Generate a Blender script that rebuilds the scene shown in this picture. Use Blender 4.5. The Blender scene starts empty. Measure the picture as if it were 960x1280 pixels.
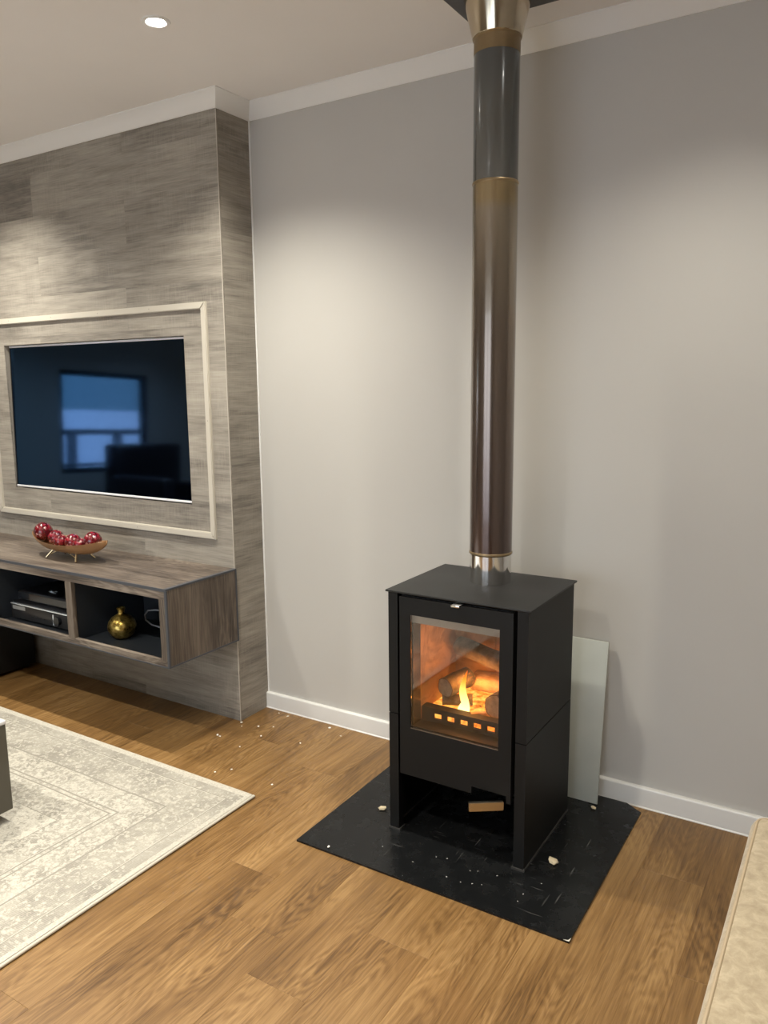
import bpy, bmesh, math, random
from mathutils import Vector, Matrix
random.seed(7)
S = bpy.context.scene
COL = S.collection

# ------------------------------------------------------------------ camera
CAM = Vector((2.1427, -2.4775, 1.3884))
PAN, TILT, ROLL, FPX = 0.5562, -0.1629, -0.0097, 973.5
cam = bpy.data.cameras.new('camera'); cam_o = bpy.data.objects.new('camera', cam); COL.objects.link(cam_o)
fw = Vector((-math.sin(PAN) * math.cos(TILT), math.cos(PAN) * math.cos(TILT), math.sin(TILT)))
rt = Vector((math.cos(PAN), math.sin(PAN), 0)); up = rt.cross(fw)
R2 = math.cos(ROLL) * rt + math.sin(ROLL) * up
U2 = -math.sin(ROLL) * rt + math.cos(ROLL) * up
M = Matrix((R2, U2, -fw)).transposed().to_4x4(); M.translation = CAM
cam_o.matrix_world = M
cam.sensor_fit = 'VERTICAL'; cam.sensor_height = 36; cam.lens = FPX * 36 / 1280
cam.clip_start = 0.02
S.camera = cam_o

# ------------------------------------------------------------------ world, exposure, lamp power
W = bpy.data.worlds.new('world'); S.world = W; W.use_nodes = True
W.node_tree.nodes['Background'].inputs[0].default_value = (0.80, 0.89, 1.0, 1)
W.node_tree.nodes['Background'].inputs[1].default_value = 4.2
S.view_settings.view_transform = 'Standard'; S.view_settings.look = 'None'
S.view_settings.exposure = 0.13; S.view_settings.gamma = 1.0
LAMP_W = 126.0
LAMP_COL = (1.0, 0.955, 0.845)
SPOT_DEG, SPOT_BLEND = 128, 1.0
FIRE_W = 1.7
# ceiling downlights: (x, y, power factor)
LAMPS = [(0.262, -0.70, 1.0), (1.74, -0.70, 0.5), (-1.22, -0.70, 1.0),
         (0.85, -2.07, 1.0), (-0.62, -2.07, 1.0), (2.35, -2.07, 0.35),
         (-2.1, -2.07, 0.8), (-0.62, -3.5, 0.8), (0.85, -3.5, 0.8), (2.35, -3.5, 0.5), (-2.1, -3.5, 0.6),
         (-3.5, -2.07, 0.8), (-3.5, -3.5, 0.8)]  # this row is added, unseen, to brighten the side wall mirrored in the television

H = 2.45                      # ceiling
RX0, RX1, RY0 = -4.5, 3.4, -5.5
D = 0.183                     # how far the clad wall stands in front of the back wall

# ------------------------------------------------------------------ helpers
class NT:
    def __init__(self, name):
        self.m = bpy.data.materials.new(name); self.m.use_nodes = True
        self.t = self.m.node_tree; self.t.nodes.clear()
        self.out = self.t.nodes.new('ShaderNodeOutputMaterial')
    def n(self, ty, ins=None, **at):
        nd = self.t.nodes.new('ShaderNode' + ty)
        for k, v in at.items(): setattr(nd, k, v)
        for k, v in (ins or {}).items(): self.set(nd.inputs[k], v)
        return nd
    def set(self, s, v):
        if isinstance(v, bpy.types.NodeSocket): self.t.links.new(v, s)
        elif isinstance(v, bpy.types.Node): self.t.links.new(v.outputs[0], s)
        else:
            if isinstance(v, (tuple, list)) and s.type == 'RGBA' and len(v) == 3: v = tuple(v) + (1,)
            s.default_value = v
    def math(self, op, a, b=0.0, c=0.0, clamp=False):
        return self.n('Math', {0: a, 1: b, 2: c}, operation=op, use_clamp=clamp).outputs[0]
    def mix(self, f, a, b, blend='MIX'):
        nd = self.n('Mix', None, data_type='RGBA', blend_type=blend)
        self.set(nd.inputs[0], f); self.set(nd.inputs[6], a); self.set(nd.inputs[7], b)
        return nd.outputs[2]
    def ramp(self, f, stops, interp='LINEAR'):
        nd = self.n('ValToRGB', {0: f}); r = nd.color_ramp; r.interpolation = interp
        while len(r.elements) < len(stops): r.elements.new(0.5)
        for e, (p, c) in zip(r.elements, stops):
            e.position = p
            e.color = (c, c, c, 1) if isinstance(c, (int, float)) else tuple(c) + (1,)
        return nd.outputs[0]
    def coord(self, kind='Object'): return self.n('TexCoord').outputs[kind]
    def mapping(self, v, scale=(1, 1, 1), loc=(0, 0, 0)):
        return self.n('Mapping', {'Vector': v, 'Scale': scale, 'Location': loc}).outputs[0]
    def noise(self, v, scale=5, detail=4, rough=0.5, dist=0.0):
        return self.n('TexNoise', {'Vector': v, 'Scale': scale, 'Detail': detail, 'Roughness': rough, 'Distortion': dist}).outputs[0]
    def bump(self, h, strength=0.3, dist=0.002):
        return self.n('Bump', {'Height': h, 'Strength': strength, 'Distance': dist}).outputs[0]
    def bsdf(self, **k):
        p = self.n('BsdfPrincipled', {a.replace('_', ' '): v for a, v in k.items()})
        self.t.links.new(p.outputs[0], self.out.inputs[0]); return self.m

def plain(name, col, rough=0.5, metal=0.0, spec=0.5, bump=0.0, bscale=200, var=0.0, **k):
    t = NT(name); c = t.coord(); base = col
    if var: base = t.mix(t.ramp(t.noise(c, 9, 5), [(0.3, 0.0), (0.7, 1.0)]), tuple(x * (1 - var) for x in col), tuple(min(1, x * (1 + var)) for x in col))
    kw = dict(Base_Color=base, Roughness=rough, Metallic=metal, **k); kw['Specular_IOR_Level'] = spec
    p = t.n('BsdfPrincipled', {('Specular IOR Level' if a == 'Specular_IOR_Level' else a.replace('_', ' ')): v for a, v in kw.items()})
    if bump: t.set(p.inputs['Normal'], t.bump(t.noise(c, bscale, 3), bump, 0.001))
    t.t.links.new(p.outputs[0], t.out.inputs[0]); return t.m

class MB:
    def __init__(self): self.bm = bmesh.new()
    def box(self, x0, x1, y0, y1, z0, z1, bev=0.0, seg=2):
        r = bmesh.ops.create_cube(self.bm, size=1.0); vs = r['verts']
        for v in vs: v.co = Vector(((x0 + x1) / 2 + v.co.x * (x1 - x0), (y0 + y1) / 2 + v.co.y * (y1 - y0), (z0 + z1) / 2 + v.co.z * (z1 - z0)))
        if bev:
            es = list({e for v in vs for e in v.link_edges})
            bmesh.ops.bevel(self.bm, geom=es, offset=bev, segments=seg, affect='EDGES', profile=0.5)
        return self
    def rings(self, rings, close=True, caps=True):
        bm = self.bm; R = [[bm.verts.new(p) for p in r] for r in rings]; n = len(R[0])
        for a, b in zip(R, R[1:]):
            for i in range(n if close else n - 1):
                j = (i + 1) % n; bm.faces.new((a[i], a[j], b[j], b[i]))
        if caps and close:
            bm.faces.new(R[0][::-1]); bm.faces.new(R[-1])
        return self
    def tube(self, pts, r, seg=10, caps=True):
        pts = [Vector(p) for p in pts]; rad = r if isinstance(r, (list, tuple)) else [r] * len(pts)
        t0 = (pts[1] - pts[0]).normalized()
        a = t0.cross(Vector((0, 0, 1)))
        if a.length < 1e-3: a = t0.cross(Vector((1, 0, 0)))
        a.normalize(); out = []
        for i, p in enumerate(pts):
            t = (pts[min(i + 1, len(pts) - 1)] - pts[max(i - 1, 0)]).normalized()
            a = (a - t * a.dot(t)).normalized(); b = t.cross(a)
            out.append([p + (a * math.cos(2 * math.pi * k / seg) + b * math.sin(2 * math.pi * k / seg)) * rad[i] for k in range(seg)])
        return self.rings(out, True, caps)
    def lathe(self, prof, c=(0, 0, 0), seg=48, caps=True):
        c = Vector(c)
        return self.rings([[c + Vector((r * math.cos(2 * math.pi * k / seg), r * math.sin(2 * math.pi * k / seg), z)) for k in range(seg)] for r, z in prof], True, caps)
    def prism(self, poly, z0, z1, f=lambda u, v, w: (u, v, w)):
        return self.rings([[f(u, v, z0) for u, v in poly], [f(u, v, z1) for u, v in poly]])
    def sphere(self, c, r, seg=24, ring=16, sz=1.0):
        rs = [[Vector(c) + Vector((r * math.sin(t) * math.cos(2 * math.pi * k / seg), r * math.sin(t) * math.sin(2 * math.pi * k / seg), -r * sz * math.cos(t))) for k in range(seg)]
              for t in [max(0.04, min(math.pi - 0.04, math.pi * i / ring)) for i in range(ring + 1)]]
        return self.rings(rs)
    def done(self, name, mat, parent=None, smooth=True, ang=35):
        bm = self.bm; o_off = wloc(parent) if parent else Vector((0, 0, 0))
        bmesh.ops.recalc_face_normals(bm, faces=bm.faces)
        if parent: bmesh.ops.translate(bm, verts=bm.verts, vec=-o_off)
        if smooth:
            a = math.radians(ang)
            for f in bm.faces: f.smooth = True
            for e in bm.edges: e.smooth = len(e.link_faces) == 2 and e.calc_face_angle(3.0) < a
        me = bpy.data.meshes.new(name); bm.to_mesh(me); bm.free()
        if mat: me.materials.append(mat)
        o = bpy.data.objects.new(name, me); COL.objects.link(o); o.parent = parent
        return o
def wloc(o):
    v = Vector((0, 0, 0))
    while o: v += o.location; o = o.parent
    return v
def thing(name, label, cat, loc, group=None):
    o = bpy.data.objects.new(name, None); COL.objects.link(o); o.location = loc; o.empty_display_size = 0.05
    return tag(o, label, cat, group)
def tag(o, label, cat, group=None):
    o['label'] = label; o['category'] = cat
    if group: o['group'] = group
    return o
def struct(o, label=None):
    o['kind'] = 'structure'
    if label: o['label'] = label
    return o
def rebase(o, loc):              # give a one-mesh thing an origin at its base
    loc = Vector(loc); o.data.transform(Matrix.Translation(-loc)); o.location = loc; return o

# ------------------------------------------------------------------ materials
def wood(name, dark, mid, light, rough=0.45, ring=1.0, saw=0.0, seedshift=0.0, streak=14, contrast=1.0, bstr=0.15, tone=0.12, axis='X'):
    """oak-like board, grain along local X"""
    t = NT(name); oi = t.n('ObjectInfo').outputs['Random']
    c = t.coord()
    if axis != 'X':
        s = t.n('SeparateXYZ', {0: c}); o = {'Y': ('Y', 'X', 'Z'), 'Z': ('Z', 'X', 'Y')}[axis]
        c = t.n('CombineXYZ', {0: s.outputs[o[0]], 1: s.outputs[o[1]], 2: s.outputs[o[2]]}).outputs[0]
    sh = t.n('CombineXYZ', {0: t.math('MULTIPLY', oi, 37.0), 1: t.math('MULTIPLY', oi, 91.0), 2: t.math('MULTIPLY_ADD', oi, 53.0, seedshift)}).outputs[0]
    v = t.n('VectorMath', {0: c, 1: sh}, operation='ADD').outputs[0]
    broad = t.noise(t.mapping(v, (0.8, streak * 0.30, streak * 0.30)), 2.2, 3, 0.5, 0.5)
    fine = t.noise(t.mapping(v, (1.3, streak * 3.2, streak * 3.2)), 3.0, 6, 0.62, 0.35)
    pores = t.noise(t.mapping(v, (5, 200, 200)), 2.0, 2, 0.6)
    # cathedral figure: long nested arcs round a point of each board
    sx = t.n('SeparateXYZ', {0: c})
    yy = t.math('ADD', sx.outputs[1], t.math('MULTIPLY', t.math('SUBTRACT', t.math('FRACT', t.math('MULTIPLY', oi, 17.3)), 0.5), 0.11))
    xx = t.math('MULTIPLY', t.math('ADD', sx.outputs[0], t.math('MULTIPLY', t.math('SUBTRACT', t.math('FRACT', t.math('MULTIPLY', oi, 7.7)), 0.5), 1.3)), 0.15)
    rad = t.math('SQRT', t.math('ADD', t.math('MULTIPLY', yy, yy), t.math('MULTIPLY', xx, xx)))
    rad = t.math('MULTIPLY_ADD', t.noise(t.mapping(v, (3, 14, 14)), 1.5, 3, 0.55), 0.055, rad)
    wv = t.math('MULTIPLY_ADD', t.math('SINE', t.math('MULTIPLY', rad, 620.0)), 0.5, 0.5)
    figm = t.ramp(t.noise(t.mapping(v, (1.6, 5, 5)), 1.3, 2), [(0.42, 0.0), (0.62, 1.0)])
    f = t.math('MULTIPLY', broad, 0.50)
    f = t.math('MULTIPLY_ADD', fine, 0.50, f)
    f = t.math('MULTIPLY_ADD', t.math('MULTIPLY', t.math('SUBTRACT', wv, 0.5), figm), 0.13 * ring, f)
    f = t.math('MULTIPLY_ADD', t.math('SUBTRACT', pores, 0.5), 0.30, f)
    f = t.math('MULTIPLY_ADD', t.math('SUBTRACT', oi, 0.5), tone, f)
    w = 0.17 / contrast
    col = t.ramp(f, [(0.5 - w, dark), (0.5, mid), (0.5 + w, light)])
    h = t.math('MULTIPLY_ADD', pores, 0.6, fine)
    if saw:
        sw = t.noise(t.mapping(v, (210, 16, 16)), 1.0, 2, 0.6)
        col = t.mix(t.math('MULTIPLY', t.math('MULTIPLY', t.ramp(sw, [(0.4, 0.0), (0.7, 1.0)]), t.ramp(t.noise(t.mapping(v, (4, 9, 9)), 1.0, 2), [(0.4, 0.1), (0.65, 1.0)])), saw), col, tuple(min(1, x * 1.35) for x in light))
        h = t.math('MULTIPLY_ADD', sw, 1.0, h)
    return t.bsdf(Base_Color=col, Roughness=t.math('MULTIPLY_ADD', fine, 0.2, rough - 0.1), Normal=t.bump(h, bstr, 0.0008))

M_floor = wood('oak_vinyl', (0.080, 0.038, 0.010), (0.200, 0.106, 0.034), (0.33, 0.195, 0.074), 0.40, ring=1.0, contrast=0.85, tone=0.05, streak=10)
M_clad = wood('grey_limed_oak', (0.135, 0.120, 0.103), (0.275, 0.248, 0.210), (0.39, 0.355, 0.30), 0.6, ring=0.12, saw=0.18, streak=4.5, tone=0.06, contrast=1.0)
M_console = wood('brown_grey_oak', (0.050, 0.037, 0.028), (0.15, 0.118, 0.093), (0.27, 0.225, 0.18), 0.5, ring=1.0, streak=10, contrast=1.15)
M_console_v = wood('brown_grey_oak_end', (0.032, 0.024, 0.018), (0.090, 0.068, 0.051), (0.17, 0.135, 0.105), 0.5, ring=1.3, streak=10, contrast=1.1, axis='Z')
M_edge = plain('dark_edge_strip', (0.055, 0.060, 0.072), 0.4)
M_shelf = plain('charcoal_board', (0.022, 0.027, 0.034), 0.55, bump=0.05)
def paint(name, col, rough=0.6, b=0.08):
    t = NT(name); c = t.coord()
    n1 = t.noise(c, 1.6, 3); n2 = t.noise(c, 160, 3)
    base = t.mix(t.ramp(n1, [(0.3, 0.0), (0.7, 1.0)]), tuple(x * 0.97 for x in col), tuple(x * 1.02 for x in col))
    return t.bsdf(Base_Color=base, Roughness=rough, Normal=t.bump(n2, b, 0.0015))
M_wall = paint('warm_grey_paint', (0.515, 0.497, 0.462))
M_ceiling = paint('ceiling_paint', (0.82, 0.80, 0.785), 0.8)
M_white = paint('white_trim_paint', (0.80, 0.80, 0.785), 0.35, 0.03)
M_mould = paint('cream_moulding', (0.55, 0.51, 0.435), 0.4, 0.03)
M_black = plain('stove_black_steel', (0.006, 0.006, 0.0057), 0.5, spec=0.25, bump=0.06, bscale=600)
M_blacktop = plain('stove_top_steel', (0.013, 0.013, 0.0125), 0.5, spec=0.42, bump=0.06, bscale=600)
M_dark = plain('sooty_black', (0.008, 0.008, 0.008), 0.7)
M_chrome = plain('chrome', (0.75, 0.74, 0.72), 0.09, 1.0)
M_silver = plain('silver_bezel_lit_sill', (0.84, 0.85, 0.88), 0.3, 0.1)  # brightness of the lit recess sill is put into this silver
def steel(name, z0, z1, c0, c1, top=None):
    t = NT(name); c = t.coord(); z = t.n('SeparateXYZ', {0: c}).outputs[2]
    f = t.n('MapRange', {0: z, 1: z0, 2: z1}).outputs[0]
    st = [(0.0, c0), (0.62, tuple((a * 0.6 + b * 0.4) for a, b in zip(c0, c1))), (0.93, c1)]
    if top: st += [(0.955, top), (1.0, top)]
    col = t.ramp(f, st)
    nz = t.noise(t.mapping(c, (60, 60, 1.5)), 1.0, 3)
    col = t.mix(t.math('MULTIPLY', nz, 0.25), col, tuple(x * 0.5 for x in c0))
    return t.bsdf(Base_Color=col, Metallic=0.8, Roughness=t.math('MULTIPLY_ADD', nz, 0.08, 0.16), Coat_Weight=0.5, Coat_Roughness=0.045)
M_tan = plain('heat_tinted_gold', (0.27, 0.195, 0.105), 0.35, 0.6, var=0.3)
M_cone = plain('warm_polished_steel', (0.62, 0.54, 0.41), 0.12, 1.0)
M_plate = plain('grey_ceiling_plate', (0.12, 0.12, 0.125), 0.4, 0.6)
def linermat():
    t = NT('sooty_firebrick'); c = t.coord()
    n = t.noise(c, 9, 4, 0.6, 0.6); col = t.mix(t.ramp(n, [(0.42, 0.75), (0.6, 0.0)]), (0.52, 0.33, 0.165), (0.16, 0.10, 0.06))
    return t.bsdf(Base_Color=col, Roughness=0.9, Normal=t.bump(t.noise(c, 120, 3), 0.2, 0.001))
M_liner = linermat()
M_baffle = plain('grey_baffle', (0.42, 0.41, 0.38), 0.8, var=0.15)
M_inframe = plain('stained_inner_frame', (0.12, 0.085, 0.055), 0.25, 0.8)
def thin_glass(name, tint=(1, 1, 1), boost=1.0):
    t = NT(name)
    fr = t.n('Fresnel', {'IOR': 1.45}).outputs[0]
    mx = t.n('MixShader', {0: t.math('MULTIPLY', fr, boost), 1: t.n('BsdfTransparent', {0: tint}).outputs[0], 2: t.n('BsdfGlossy', {0: (1, 1, 1), 1: 0.02}).outputs[0]})
    t.t.links.new(mx.outputs[0], t.out.inputs[0]); return t.m
M_glass = thin_glass('stove_glass', (0.93, 0.9, 0.86))
M_winglass = thin_glass('window_glass')
def screen():
    t = NT('tv_screen')
    p = t.n('BsdfPrincipled', {'Base Color': (0.048, 0.088, 0.165, 1), 'Metallic': 1.0, 'Roughness': 0.05, 'Specular Tint': (0.25, 0.4, 0.7, 1)})
    t.t.links.new(p.outputs[0], t.out.inputs[0]); return t.m
M_screen = screen()
def hearthmat():
    t = NT('worn_black_hearth'); c = t.coord()
    v = t.n('TexVoronoi', {'Vector': c, 'Scale': 34.0}); dots = t.math('LESS_THAN', v.outputs['Distance'], t.math('MULTIPLY', t.ramp(t.n('SeparateColor', {0: v.outputs['Color']}).outputs[0], [(0.7, 0.0), (1.0, 1.0)]), 0.08))
    patch = t.ramp(t.noise(c, 4.5, 2), [(0.46, 0.0), (0.62, 1.0)])
    rot = t.n('Mapping', {'Vector': c, 'Rotation': (0, 0, 0.7), 'Scale': (9, 150, 1)}).outputs[0]
    rot2 = t.n('Mapping', {'Vector': c, 'Rotation': (0, 0, -0.5), 'Scale': (120, 7, 1)}).outputs[0]
    scr = t.math('MAXIMUM', t.ramp(t.noise(rot, 1, 2, 0.4), [(0.68, 0.0), (0.76, 1.0)]), t.ramp(t.noise(rot2, 1, 2, 0.4), [(0.69, 0.0), (0.77, 1.0)]))
    dust = t.ramp(t.noise(c, 14, 6, 0.65), [(0.45, 0.0), (0.8, 1.0)])
    col = t.mix(t.math('MULTIPLY', dust, 0.35), (0.007, 0.0075, 0.008), (0.02, 0.02, 0.02))
    col = t.mix(t.math('MULTIPLY', t.math('MULTIPLY', scr, patch), 0.32), col, (0.32, 0.31, 0.29))
    col = t.mix(t.math('MULTIPLY', dots, t.math('MULTIPLY_ADD', patch, 0.55, 0.05)), col, (0.5, 0.48, 0.45))
    return t.bsdf(Base_Color=col, Roughness=t.math('MULTIPLY_ADD', dust, 0.2, 0.22), IOR=1.36, Normal=t.bump(t.noise(c, 60, 4), 0.05, 0.001))
M_hearth = hearthmat()
def rugmat():
    t = NT('distressed_rug'); c = t.coord(); s = t.n('SeparateXYZ', {0: c})
    u = t.math('MULTIPLY', s.outputs[0], -1.0); v = t.math('MULTIPLY', s.outputs[1], -1.0)
    wob = t.math('MULTIPLY', t.math('SUBTRACT', t.noise(c, 3, 2), 0.5), 0.012)
    d = t.math('ADD', t.math('MINIMUM', u, v), wob)
    dn = t.math('DIVIDE', d, 0.8)
    def st(*a): return [(p / 0.8, k) for p, k in a]
    dens = t.ramp(dn, st((0, 0.0), (0.028, 0.62), (0.066, 0.0), (0.072, 0.55), (0.205, 0.0), (0.212, 0.42), (0.33, 0.15), (0.338, 0.45), (0.45, 0.3)), 'CONSTANT')
    lines = t.ramp(dn, st((0, 0.0), (0.068, 1.0), (0.071, 0.0), (0.206, 1.0), (0.211, 0.0), (0.312, 1.0), (0.316, 0.0), (0.330, 1.0), (0.336, 0.0), (0.446, 1.0), (0.450, 0.0)), 'CONSTANT')
    orn = t.noise(c, 58, 3, 0.6, 1.2)
    orn2 = t.n('TexVoronoi', {'Vector': t.n('VectorMath', {0: c, 1: t.n('TexNoise', {'Vector': c, 'Scale': 20.0, 'Detail': 2.0}).outputs['Color']}, operation='MULTIPLY_ADD').outputs[0] if False else t.mapping(c, (1, 1, 1)), 'Scale': 60.0}, feature='SMOOTH_F1').outputs['Distance']
    worn = t.noise(c, 5.5, 5, 0.6)
    a = t.math('MULTIPLY_ADD', orn2, 0.35, t.math('MULTIPLY', orn, 0.9))
    mask = t.n('MapRange', {0: t.math('ADD', a, t.math('MULTIPLY_ADD', dens, 0.55, -0.32)), 1: 0.44, 2: 0.60}).outputs[0]
    mask = t.math('MULTIPLY', mask, t.ramp(worn, [(0.3, 0.3), (0.6, 0.95)]))
    hx = t.n('TexWave', {'Vector': c, 'Scale': 62.0, 'Distortion': 0.6, 'Detail': 1.0}, bands_direction='Y').outputs['Fac']
    mask = t.math('MULTIPLY', mask, t.ramp(hx, [(0.2, 0.72), (0.6, 1.0)]))
    mask = t.math('MAXIMUM', mask, t.math('MULTIPLY', lines, 0.85))
    speck = t.noise(c, 170, 3, 0.7)
    col = t.mix(mask, (0.58, 0.55, 0.475), (0.225, 0.21, 0.18))
    col = t.mix(t.ramp(speck, [(0.35, 0.5), (0.62, 0.0)]), col, (0.30, 0.27, 0.22))
    h = t.math('MULTIPLY_ADD', mask, -0.5, t.noise(c, 400, 2))
    return t.bsdf(Base_Color=col, Roughness=0.95, Normal=t.bump(h, 0.5, 0.003))
M_rug = rugmat()
M_binding = plain('rug_binding', (0.50, 0.465, 0.39), 0.9, bump=0.4, bscale=300)
M_binding_under = plain('rug_backing', (0.12, 0.10, 0.08), 0.9)
M_table = plain('dark_taupe_lacquer', (0.085, 0.076, 0.058), 0.45, var=0.05)
M_tabletop = plain('pale_lacquer_top', (0.72, 0.71, 0.72), 0.25)
def suede():
    t = NT('tan_suede'); c = t.coord()
    n1 = t.noise(c, 42, 6, 0.7, 0.5); n2 = t.noise(c, 300, 3)
    col = t.ramp(n1, [(0.3, (0.33, 0.26, 0.165)), (0.5, (0.42, 0.34, 0.225)), (0.7, (0.53, 0.445, 0.305))])
    return t.bsdf(Base_Color=col, Roughness=0.85, Normal=t.bump(t.math('ADD', n1, n2), 0.12, 0.003), Sheen_Weight=0.3)
M_suede = suede()
M_piping = plain('tan_piping', (0.47, 0.37, 0.245), 0.6)
M_board = plain('grey_green_board', (0.50, 0.52, 0.47), 0.4, var=0.04)
M_gold = None
def goldmat():
    t = NT('mottled_gold'); c = t.coord()
    n = t.noise(c, 45, 5, 0.65, 0.5)
    col = t.ramp(n, [(0.32, (0.10, 0.065, 0.015)), (0.52, (0.42, 0.29, 0.07)), (0.7, (0.72, 0.55, 0.2))])
    return t.bsdf(Base_Color=col, Metallic=0.9, Roughness=t.math('MULTIPLY_ADD', n, 0.2, 0.2), Normal=t.bump(n, 0.3, 0.002))
M_gold = goldmat()
def ballmat():
    t = NT('red_mosaic_ball'); c = t.coord(); oi = t.n('ObjectInfo').outputs['Random']
    v = t.n('TexVoronoi', {'Vector': c, 'Scale': 95.0}); r = t.n('SeparateColor', {0: v.outputs['Color']}).outputs[0]
    col = t.ramp(r, [(0.0, (0.085, 0.003, 0.007)), (0.5, (0.17, 0.006, 0.014)), (0.8, (0.25, 0.012, 0.024)), (0.97, (0.42, 0.18, 0.18))], 'CONSTANT')
    e = t.n('TexVoronoi', {'Vector': c, 'Scale': 95.0}, feature='DISTANCE_TO_EDGE').outputs[0]
    col = t.mix(t.ramp(e, [(0.02, 1.0), (0.06, 0.0)]), col, (0.06, 0.003, 0.005))
    return t.bsdf(Base_Color=col, Roughness=0.12, Coat_Weight=0.5)
M_ball = ballmat()
M_bowl = plain('honey_wood_bowl', (0.30, 0.155, 0.065), 0.4, var=0.2)
M_wire = plain('brass_wire', (0.70, 0.58, 0.36), 0.25, 0.9)
M_plastic = plain('black_plastic', (0.010, 0.011, 0.013), 0.3)
M_graymetal = plain('brushed_dark_front', (0.05, 0.05, 0.052), 0.3, 0.6)
M_bright = plain('bright_line', (0.75, 0.82, 0.88), 0.2, 0.6)
M_cable = plain('pale_cable', (0.40, 0.41, 0.43), 0.5)
M_chip = plain('plaster_chip', (0.80, 0.77, 0.70), 0.9)
M_ash = plain('pale_ash', (0.42, 0.41, 0.39), 0.9)
M_chipy = plain('broken_plaster', (0.66, 0.55, 0.36), 0.9, var=0.3)
def barkmat(name, c0, c1):
    t = NT(name); c = t.coord(); n = t.noise(t.mapping(c, (30, 30, 30)), 1.5, 5, 0.65)
    return t.bsdf(Base_Color=t.ramp(n, [(0.3, c0), (0.7, c1)]), Roughness=0.9, Normal=t.bump(n, 0.8, 0.006))
M_log = barkmat('charred_bark', (0.035, 0.028, 0.022), (0.13, 0.105, 0.08))
M_logend = barkmat('log_end_grain', (0.20, 0.16, 0.12), (0.38, 0.32, 0.25))
M_split = barkmat('split_wood', (0.42, 0.27, 0.16), (0.72, 0.52, 0.34))
def embers():
    t = NT('glowing_embers'); c = t.coord(); n = t.noise(c, 38, 4, 0.6)
    e = t.ramp(n, [(0.32, (0.05, 0.006, 0.0)), (0.45, (0.9, 0.20, 0.02)), (0.62, (1.0, 0.50, 0.10))])
    return t.bsdf(Base_Color=(0.03, 0.02, 0.015), Roughness=0.9, Emission_Color=e, Emission_Strength=2.0)
M_ember = embers()
def flamemat():
    t = NT('flame'); z = t.n('SeparateXYZ', {0: t.coord('Generated')}).outputs[2]
    lw = t.n('LayerWeight', {0: 0.35}).outputs['Facing']
    col = t.ramp(z, [(0.0, (1.0, 0.75, 0.28)), (0.45, (1.0, 0.66, 0.16)), (0.75, (1.0, 0.36, 0.04)), (1.0, (0.9, 0.14, 0.01))])
    em = t.n('Emission', {0: col, 1: t.ramp(z, [(0.0, 4.2), (0.5, 3.0), (1.0, 1.0)])})
    em.inputs[1].default_value = 3
    mp = t.n('MapRange', {0: z, 3: 4.5, 4: 1.1}).outputs[0]; t.set(em.inputs[1], mp)
    mx = t.n('MixShader', {0: t.ramp(lw, [(0.35, 0.0), (0.95, 1.0)]), 1: em.outputs[0], 2: t.n('BsdfTransparent').outputs[0]})
    t.t.links.new(mx.outputs[0], t.out.inputs[0]); return t.m
M_flame = flamemat()
def lens():
    t = NT('lamp_lens'); em = t.n('Emission', {0: (1.0, 0.95, 0.88, 1), 1: 30.0}); t.t.links.new(em.outputs[0], t.out.inputs[0]); return t.m
M_lens = lens()

# ------------------------------------------------------------------ planks
def plank_mesh(L, Wd, T, b=0.0006):
    """a board along local X, top at z = 0, chamfered top edges (20 triangles)"""
    me = bpy.data.meshes.new('plank'); x, y = L / 2, Wd / 2
    def ring(i, z): return [(-x + i, -y + i, z), (x - i, -y + i, z), (x - i, y - i, z), (-x + i, y - i, z)]
    v = ring(0, -T) + ring(0, -b) + ring(b, 0)
    f = [(3, 2, 1, 0), (8, 9, 10, 11)]
    for k in (0, 4):
        for i in range(4): j = (i + 1) % 4; f.append((k + i, k + j, k + 4 + j, k + 4 + i))
    me.from_pydata(v, [], f); me.update(); return me
_cache = {}
def plank(L, Wd, T, mat, parent, loc, rot):
    k = (round(L, 4), round(Wd, 4), T, mat.name)
    if k not in _cache: _cache[k] = plank_mesh(L, Wd, T); _cache[k].materials.append(mat)
    o = bpy.data.objects.new('plank', _cache[k]); COL.objects.link(o); o.parent = parent
    o.location = Vector(loc) - wloc(parent); o.rotation_euler = rot; return o

# ------------------------------------------------------------------ setting: floor
fl = struct(MB().box(RX0 - 0.1, RX1 + 0.1, RY0 - 0.1, 0.1, -0.12, -0.010).done('floor', M_floor))
PW, PS, PL = 0.175, 0.103, 1.22
known = {0: -0.27, 2: -0.365, 3: -0.93, 5: -1.246, 9: -0.345, 10: -0.72}
k0 = math.floor((RX0 - PS) / PW); k = k0
rr = random.Random(3)
while PS + k * PW < RX1:
    xa, xb = max(RX0, PS + k * PW), min(RX1, PS + (k + 1) * PW)
    y1 = 0.0 if xa > -0.01 else (-D if xb < 0.11 else 0.0)
    if xa < 0 < xb: y1 = 0.0
    e = known.get(k, -rr.uniform(0.1, 1.2)); top = y1
    while top > RY0 + 0.001:
        while e > top - 0.03: e -= PL
        bot = max(RY0, e)
        plank(top - bot, xb - xa, 0.010, M_floor, fl, ((xa + xb) / 2, (top + bot) / 2, 0), (0, 0, math.pi / 2))
        top = bot; e -= PL
    k += 1
# ceiling
struct(MB().box(RX0 - 0.1, RX1 + 0.1, RY0 - 0.1, 0.1, H, H + 0.1).done('ceiling', M_ceiling))
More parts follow.
